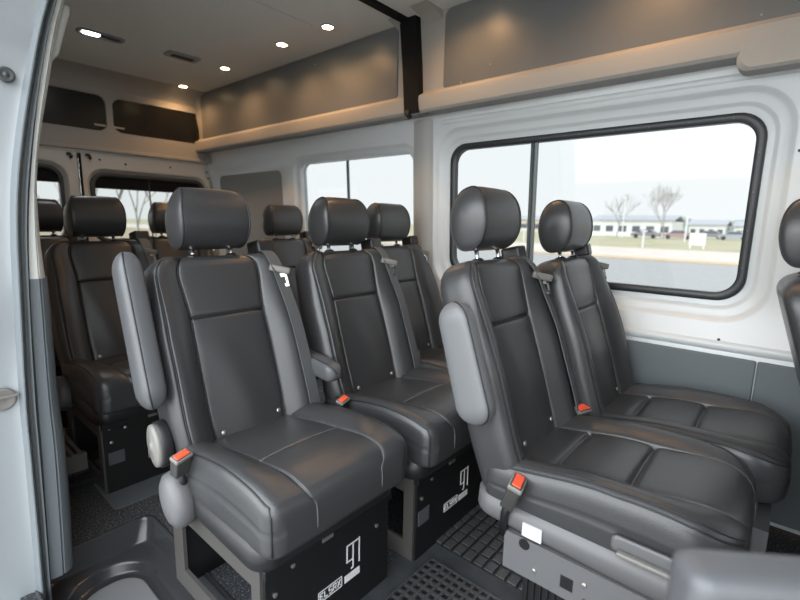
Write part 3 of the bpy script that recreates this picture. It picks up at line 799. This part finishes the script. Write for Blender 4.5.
# smooth floor hatch
mb = MB(); mb.loft([[Vector((a, b, z)) for a, b in rrect(-2.18, -1.735, .47, .90, .02, 4)] for z in (.0005, .003)], True, True, True)
t = mb.build('floor_hatch', M['vinyl']); tag(t, 'smooth slate grey floor panel between the two door-side seats', 'floor panel')
# ribbed vent/grate behind the pillar
t = empty('wheel_arch_grate', (-2.2, .40, 0), 'ribbed black and metal grate low behind the left door pillar', 'grate')
mb = MB(); mb.box(-.26, .22, -.17, .115, .002, .03, bev=.004)
for i in range(9): mb.box(-.25+i*.05, -.235+i*.05, -.16, .105, .03, .042, bev=.002)
for i in range(5): mb.box(-.25, .21, -.15+i*.055, -.14+i*.055, .03, .040, bev=.002)
mb.build('grate', M['black_plastic'], t)
mb = MB()
for i in range(5): mb.box(-.16, .14, -.055+i*.026, -.041+i*.026, .085, .115, bev=.002)
mb.box(-.17, -.15, -.06, .075, .03, .112); mb.box(.13, .15, -.06, .075, .03, .112)
mb.build('metal_ribs', M['cap'], t)

# rubber mats
def grid_mat(name, x0, x1, y0, y1, nx, ny, h, wbar, label, inv=False):
    t = empty(name, (x0, y0, 0), label, 'floor mat')
    mb = MB(); mb.box(0, x1-x0, 0, y1-y0, .0008, .004, bev=.001); mb.build('mat_base', M['mat_rubber'], t)
    mb = MB(); dx = (x1-x0)/nx; dy = (y1-y0)/ny
    if inv:
        for i in range(nx+1): mb.box(max(0, i*dx-wbar/2), min(x1-x0, i*dx+wbar/2), 0, y1-y0, .003, .003+h)
        for j in range(ny+1): mb.box(0, x1-x0, max(0, j*dy-wbar/2), min(y1-y0, j*dy+wbar/2), .003, .0032+h)
    else:
        for i in range(nx):
            for j in range(ny):
                mb.box(i*dx+wbar/2, (i+1)*dx-wbar/2, j*dy+wbar/2, (j+1)*dy-wbar/2, .003, .003+h, bev=.0015)
    mb.build('tread_pattern', M['mat_rubber2'], t); return t
M['mat_rubber2'] = mat('worn_rubber_tread', (.05, .05, .05), .25)
grid_mat('tread_mat', -.79, -.10, 1.115, 1.86, 18, 15, .006, .009, 'black rubber mat with raised rectangular blocks under the foreground seats')
grid_mat('grid_mat', -.74, -.05, .80, 1.045, 26, 9, .007, .009, 'black open-grid rubber mat at the bottom edge beside the aisle', inv=True)
mb = MB(); mb.box(-.83, -.05, .58, 1.95, .0003, .0012); t = mb.build('aisle_runner', mat('dark_floor_vinyl', (.030, .033, .036), .45, noise=(14, (.05, .054, .058), .35, .7))); tag(t, 'smooth dark vinyl strip lying around the rubber mats', 'floor mat')

# ---- left side: door rear jamb, seals, pillar trim
S0 = [(.35, 1.58), (.298, 1.388), (.256, 1.184), (.236, 1.024), (.224, .834), (.211, .566), (.208, .425), (.202, .22), (.195, -.028)]
S1 = [(.369, 1.587), (.319, 1.393), (.277, 1.186), (.256, 1.024), (.244, .831), (.229, .561), (.225, .419), (.221, .209), (.214, -.042)]
S2 = [(.384, 1.592), (.333, 1.396), (.296, 1.189), (.274, 1.024), (.26, .829), (.25, .555), (.246, .41), (.238, .2), (.229, -.053)]
T_ = [(.403, 1.599), (.356, 1.401), (.312, 1.19), (.301, 1.025), (.303, .824), (.298, .541), (.301, .389), (.297, .169), (.287, -.093)]
def smooth_curve(P, n=40):
    return [tuple(q) for q in bez([Vector((p[0], p[1], 0)) for p in [(P[0][0]+.10, P[0][1]+.26)]+P+[(P[-1][0]-.004, P[-1][1]-.25)]], n)]
c0, c1, c2, cT = [smooth_curve(P) for P in (S0, S1, S2, T_)]
def rows(cs, fn):
    return [[Vector(fn(k, c[i][0], c[i][1])) for k, c in enumerate(cs)] for i in range(len(cs[0]))]
# jamb sheet metal, outward of the seal
mb = MB(); rings = []
for (y, z, _) in c0:
    crease = .010*g(z, 1.48, .02)+.012*g(z, .80, .03)
    rings.append([Vector((-1.5, y, z)), Vector((-1.503+crease, y-.02, z)), Vector((-1.500+crease, y-.07, z)), Vector((-1.492+crease, y-.13, z)), Vector((-1.485, y-.20, z)), Vector((-1.47, y-.26, z)), Vector((-1.49, y-.30, z)), Vector((-1.60, y-.31, z)), Vector((-1.60, y-.02, z))])
mb.loft(rings, True, True, True); jm = struct(mb.build('wall_left', M['jamb_paint'], smooth=True, sharp=50))
mb = MB(); mb.disc((-1.494, .262, 1.383), (1, 0, 0), [(.018, 0), (.018, .005), (.014, .008), (.010, .005), (.005, .005), (.004, .007)], 24); mb.build('rubber_grommet', M['rubber'], jm, smooth=True)
mb = MB(); mb.disc((-1.500, .178, .578), (1, 0, 0), [(.030, 0), (.030, .005), (.026, .008), (.022, .006), (.002, .007)], 30); mb.box(-1.495, -1.482, .145, .21, .583, .589, bev=.002); mb.build('striker_cap', M['cap'], jm, smooth=True, label='round light striker cap')
# seal beads
def strip(ca, cb, bulge, name, m, x=-1.498, n=7, parent=None):
    mb = MB(); rings = []
    for i in range(len(ca)):
        a = Vector((x, ca[i][0], ca[i][1])); b = Vector((x, cb[i][0], cb[i][1])); r = []
        for k in range(n+1):
            t = k/n; p = a.lerp(b, t); p.x += bulge*math.sin(math.pi*t); r.append(p)
        r.append(Vector((x-.03, b.y, b.z))); r.append(Vector((x-.03, a.y, a.z))); rings.append(r)
    mb.loft(rings, True, True, True); return mb.build(name, m, parent, smooth=True, sharp=50)
struct(strip(c0, c1, .020, 'trim_14', M['rubber_grey']))
mid = [((a[0]*.5+b[0]*.5), (a[1]*.5+b[1]*.5), 0) for a, b in zip(c1, c2)]
struct(strip(c1, c2, .002, 'trim_15', M['rubber'], x=-1.502))
m1 = [((a[0]*.55+b[0]*.45), (a[1]*.55+b[1]*.45), 0) for a, b in zip(c1, c2)]
struct(strip(m1, [(p[0]+.006, p[1], 0) for p in m1], .012, 'trim_16', M['rubber_grey'], n=4))
# inner pillar cover: white above, grey below
def cover(name, lo, hi, m, grow):
    mb = MB(); rings = []
    for i in range(len(c2)):
        z = c2[i][1]
        if not (lo <= z <= hi): continue
        y0, y1 = c2[i][0], cT[i][0]+grow
        r = [Vector((-1.53, y0-.004, z)), Vector((-1.502, y0, z)), Vector((-1.500, y0+(y1-y0)*.45, z)), Vector((-1.506, y0+(y1-y0)*.50, z)), Vector((-1.502, y0+(y1-y0)*.56, z)), Vector((-1.512, y0+(y1-y0)*.85, z)), Vector((-1.535, y1, z)), Vector((-1.60, y1+.008, z)), Vector((-1.75, y1-.002, z)), Vector((-1.75, y0, z))]
        rings.append(r)
    mb.loft(rings, True, True, True); return struct(mb.build(name, m, smooth=True, sharp=45))
cover('trim_17', .86, 2.2, M['pillar_white'], 0); cover('trim_18', -.05, .90, M['pillar_grey'], .004)
# grab handle pad at the top of the pillar
mb = MB(); mb.loft([[Vector((-1.56+math.cos(a)*.022*k, y+math.sin(a)*.014*k, z)) for a in [2*math.pi*q/14 for q in range(14)]] for y, z, k in ((.418, 1.605, .3), (.414, 1.60, .8), (.409, 1.585, 1), (.392, 1.53, 1), (.376, 1.475, 1), (.366, 1.455, .6), (.360, 1.45, .2))], True, True, True)
t = mb.build('grab_handle', M['pillar_white'], smooth=True); tag(t, 'cream rounded grab handle at the top of the left door pillar', 'handle')
# curb side wall behind the pillar
mb = MB(); mb.extrude([(.16, 0), (.24, 0), (.25, .8), (.27, 1.2), (.30, 1.55), (.36, 1.9), (.40, 2.03), (.16, 2.05)], lambda y, z: Vector((XR, y-.03, z)), lambda y, z: Vector((-1.62, y-.03, z))); struct(mb.build('trim_22', M['door_paint']))
# unseen closed front and side body, added to shape daylight through door and windscreen
mb = MB(); mb.box(XF, XF+.03, .1, 2.0, -.1, 1.05); mb.box(XF, XF+.03, .1, 2.0, 1.50, 2.06); mb.box(XF, XF+.03, .1, .25, 1.0, 1.62); mb.box(XF, XF+.03, 1.85, 2.0, 1.0, 1.62)
struct(mb.build('wall_front', M['panel']))
mb = MB(); mb.box(.62, XF, .10, .18, -.3, 2.06, bev=.01); mb.box(-1.6, .62, .16, .22, 1.80, 2.06, bev=.01)
struct(mb.build('trim_21', M['jamb_paint']))  # side body and door header, unseen, added to limit the daylight
# floor sill of the door opening
mb = MB(); mb.box(-1.5, XF, .10, .20, -.30, -.003, bev=.006); struct(mb.build('trim_19', M['jamb_paint'], smooth=True))

# ------------------------------------------------------------------ outdoors, distance haze put into paler material colours
GZ = -.70
def slab(name, x0, x1, y0, y1, z, m):
    mb = MB(); mb.box(x0, x1, y0, y1, z-.05, z); return struct(mb.build(name, m))
asph = mat('asphalt', (.36, .35, .335), .9, noise=(3, (.41, .40, .385), .3, .7)); conc = mat('pale_concrete', (.62, .54, .46), .9, noise=(.8, (.70, .62, .54), .3, .7))
grass = mat('dry_winter_grass', (.36, .37, .22), .95, noise=(.25, (.50, .42, .28), .35, .65)); brown = mat('brown_dry_grass', (.34, .26, .16), .95, noise=(.6, (.46, .37, .25), .35, .65))
slab('asphalt_lot', -30, 60, -60, 28, GZ, asph)
slab('concrete_verge', -260, 120, 28, 43, GZ+.004, conc)
slab('grass_field', -400, 300, 43, 420, GZ+.002, grass)
slab('dry_grass_bank', -400, -30, -120, 28, GZ+.003, brown)
slab('ground_beyond', -400, 300, -300, 420, GZ-.06, brown)
# striped lane edge
mb = MB(); mb.box(-60, 60, 27.2, 28.1, GZ, GZ+.12, bev=.03); t = struct(mb.build('kerb_strip', mat('tan_kerb', (.62, .48, .33), .9)))
wallm = mat('white_cladding', (.82, .82, .80), .7); roofm = mat('grey_roofing', (.42, .43, .45), .7); darkw = mat('dark_window_glass', (.10, .11, .13), .2); tanm = mat('tan_cladding', (.66, .58, .46), .8)
def shed(x, y, w, d, h, m, label, nwin):
    t = empty('warehouse', (x, y, GZ), label, 'building', 'low buildings beyond the road')
    mb = MB(); mb.box(-w/2, w/2, 0, d, 0, h, bev=.05); mb.build('wall', m, t)
    mb = MB(); mb.extrude([(-.4, h), (d/2, h+.9), (d+.4, h), (d+.4, h+.2), (d/2, h+1.15), (-.4, h+.2)], lambda a, b: Vector((-w/2-.3, a, b)), lambda a, b: Vector((w/2+.3, a, b))); mb.build('roof', roofm, t)
    for i in range(nwin):
        mb = MB(); u = -w/2+(i+.5)*w/nwin; mb.box(u-w/nwin*.28, u+w/nwin*.28, -.06, .05, h*.3, h*.68); mb.build('window', darkw, t)
shed(-23.5, 93, 14, 10, 2.9, wallm, 'long white low building at the left of the window view', 6)
shed(-13.2, 108, 6, 9, 2.4, wallm, 'white low building behind the middle bare tree', 4)
shed(-6.2, 110, 5.6, 9, 2.2, wallm, 'small white building right of centre on the horizon', 3)
shed(2, 106, 7, 9, 2.4, tanm, 'tan low building near the right window edge', 4)
shed(-47, 110, 16, 9, 3.0, tanm, 'tan low building behind the window seat headrest', 4)
# tree belt, haze put into its pale colour
for i in range(14):
    x = -78+i*11.5; mb = MB()
    bm = bmesh.new(); bmesh.ops.create_icosphere(bm, subdivisions=3, radius=1)
    for v in bm.verts:
        n = 1+.28*math.sin(v.co.x*5+i)*math.cos(v.co.z*6+i*2)+random.uniform(-.1, .1); v.co = Vector((v.co.x*4.6*n, v.co.y*2*n, max(0, v.co.z*(2.6+random.random()*.8)*n+.9)))
    bm.verts.index_update(); mb.add([v.co.copy() for v in bm.verts], [[v.index for v in f.verts] for f in bm.faces]); bm.free()
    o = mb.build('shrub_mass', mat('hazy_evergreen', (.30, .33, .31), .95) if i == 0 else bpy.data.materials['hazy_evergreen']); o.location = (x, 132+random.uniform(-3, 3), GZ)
    tag(o, 'one of the hazy grey-green shrubs along the far horizon', 'shrub', 'hazy shrubs on the horizon')
bark = mat('pale_bark', (.30, .28, .26), .9)
def tree(x, y, h, label, seed, spread=.42, depth=5, r0=.13, parentname='bare_tree', lean=0, bare=.0):
    rnd = random.Random(seed); mb = MB()
    def br(p, d, L, r, k):
        pts = [p]; dd = d.copy(); q = p.copy()
        for i in range(3):
            dd = (dd+Vector((rnd.uniform(-.12, .12), rnd.uniform(-.12, .12), rnd.uniform(-.02, .10)))).normalized(); q = q+dd*L/3; pts.append(q.copy())
        mb.tube(pts, [r, r*.88, r*.76, r*.64], 5 if k > 2 else 4, False)
        if k == 0: return
        for i in range(3 if k > 1 else 4):
            a = rnd.uniform(0, 6.28); s = spread*rnd.uniform(.7, 1.5)
            nd = (dd+Vector((math.cos(a)*s, math.sin(a)*s, .10))).normalized()
            br(pts[-1] if i < 2 else pts[2], nd, L*rnd.uniform(.68, .86), r*.60, k-1)
    br(Vector((0, 0, 0)), Vector((lean, 0, 1)).normalized(), h*.30, r0, depth)
    o = mb.build(parentname, bark); o.location = (x, y, GZ); tag(o, label, 'tree', 'bare trees outside'); return o
tree(-16.8, 88, 8.6, 'bare winter tree near the middle of the big window view', 3, depth=6, r0=.14)
tree(-24.2, 88, 7.5, 'thin bare tree left of the middle one, over the white building', 5, depth=5, r0=.10)
tree(-19.3, 42, 2.6, 'small bare sapling behind the window seat', 8, depth=4, r0=.05)
tree(-40, 27, 5.2, 'bare bushy tree seen through the smaller side window', 9, depth=5, r0=.08)
tree(-49, 30, 4.2, 'bare bush at the left edge of the smaller side window', 10, depth=4, r0=.07)
for i, (x, y, h, ln) in enumerate(((-19, 5.6, 5.5, .10), (-24, 8.6, 6.5, -.1), (-32, 7.0, 7, .15), (-22, 2.6, 5.5, .05), (-30, 11.6, 7.5, -.1), (-33, 8.4, 8, 0))):
    tree(x, y, h, ['bare tree with curved trunk seen left in the right rear door glass', 'tall bare tree behind the rear door divider', 'bare leaning tree centred in the rear door glass', 'bare tree seen in the left rear door glass', 'bare tree farther back, right of the rear glass divider', 'farthest bare tree behind the rear door glass'][i], 20+i, .5, 6, .06, lean=ln)
# poles and sign, parked cars
polem = mat('pale_pole', (.75, .76, .76), .6)
for x, y, h, lb in ((-21.2, 80, 6.5, 'tall pale lamp post left in the window view'), (-10.8, 70, 3.2, 'pale post right of the bare tree'), (-9.9, 44, 1.5, 'short white post on the verge behind the headrest'), (-22, 46, 1.4, 'short white marker post left of the window seat headrest')):
    mb = MB(); mb.tube([(0, 0, 0), (0, 0, h)], .10 if h > 3 else .07, 8); mb.box(-.25, .25, -.08, .08, h-.12, h, bev=.02); o = mb.build('street_pole', polem); o.location = (x, y, GZ); tag(o, lb, 'pole')
t = empty('roadside_sign', (-6.3, 47, GZ), 'blank pale board on two posts at the grass edge', 'sign')
mb = MB(); mb.box(-.6, .6, -.05, .05, .3, 1.35, bev=.02); mb.build('board', mat('pale_pink_board', (.86, .80, .76), .6), t)
for s in (-.5, .5): mb = MB(); mb.box(s-.05, s+.05, -.04, .04, 0, .5); mb.build('post', polem, t)
def car(x, y, col, label):
    t = empty('parked_car', (x, y, GZ), label, 'car', 'cars parked beyond the road')
    mb = MB(); mb.extrude([(-2.1, .3), (-2.15, .75), (-1.3, .9), (-.7, 1.4), (.8, 1.42), (1.5, .95), (2.1, .85), (2.15, .3)], lambda a, b: Vector((a, -.85, b)), lambda a, b: Vector((a, .85, b))); mb.build('body', col, t)
    mb = MB(); mb.extrude([(-1.15, .92), (-.65, 1.34), (.75, 1.36), (1.3, .95)], lambda a, b: Vector((a, -.87, b)), lambda a, b: Vector((a, .87, b))); mb.build('side_window', darkw, t)
    for s in (-1.3, 1.3): mb = MB(); mb.disc((s, -.88, .33), (0, -1, 0), [(.33, -.2), (.33, 0), (.2, .01)], 16); mb.build('wheel', M['black_plastic'], t)
cd = mat('dark_car_paint', (.24, .22, .23), .4); cw = mat('white_car_paint', (.8, .8, .8), .3); cr = mat('maroon_car_paint', (.36, .24, .23), .4); cb = mat('blue_grey_car_paint', (.35, .38, .42), .3)  # car colours greyed and lightened to carry the haze
car(-18.6, 84, cd, 'dark car left of the bare tree'); car(-13.9, 84, cr, 'maroon car right of the bare tree'); car(-11.2, 97, cd, 'small dark car farther back, right of the pale post')
car(-7.2, 90, cb, 'blue-grey car on the right in the lot'); car(-2.5, 90, cw, 'white car next to the right window edge')

# ------------------------------------------------------------------ light
w = bpy.data.worlds.new('overcast'); sc.world = w; w.use_nodes = True; nt = w.node_tree; nt.nodes.clear()
out = nt.nodes.new('ShaderNodeOutputWorld'); bg = nt.nodes.new('ShaderNodeBackground'); tc = nt.nodes.new('ShaderNodeTexCoord')
sep = nt.nodes.new('ShaderNodeSeparateXYZ'); rp = nt.nodes.new('ShaderNodeValToRGB')
nt.links.new(tc.outputs['Generated'], sep.inputs[0]); nt.links.new(sep.outputs['Z'], rp.inputs['Fac'])
rp.color_ramp.elements[0].color = (.90, .92, .92, 1); rp.color_ramp.elements[1].color = (.86, .93, 1.0, 1); rp.color_ramp.elements[1].position = .8
vm = nt.nodes.new('ShaderNodeVectorMath'); vm.operation = 'DOT_PRODUCT'; nt.links.new(tc.outputs['Generated'], vm.inputs[0]); vm.inputs[1].default_value = Vector((-.15, -.86, .48)).normalized()
mr = nt.nodes.new('ShaderNodeMapRange'); mr.interpolation_type = 'SMOOTHSTEP'; mr.inputs['From Min'].default_value = -.1; mr.inputs['From Max'].default_value = 1.0
mr.inputs['To Min'].default_value = 1.45; mr.inputs['To Max'].default_value = 3.9; nt.links.new(vm.outputs['Value'], mr.inputs['Value']); nt.links.new(mr.outputs['Result'], bg.inputs['Strength'])
nt.links.new(rp.outputs['Color'], bg.inputs['Color']); nt.links.new(bg.outputs[0], out.inputs[0])
sc.view_settings.view_transform = 'Standard'; sc.view_settings.look = 'None'; sc.view_settings.gamma = 1; sc.view_settings.exposure = 0.93; sc.view_settings.use_curve_mapping = False
sc.cycles.max_bounces = 10; sc.cycles.transparent_max_bounces = 12; sc.cycles.diffuse_bounces = 6
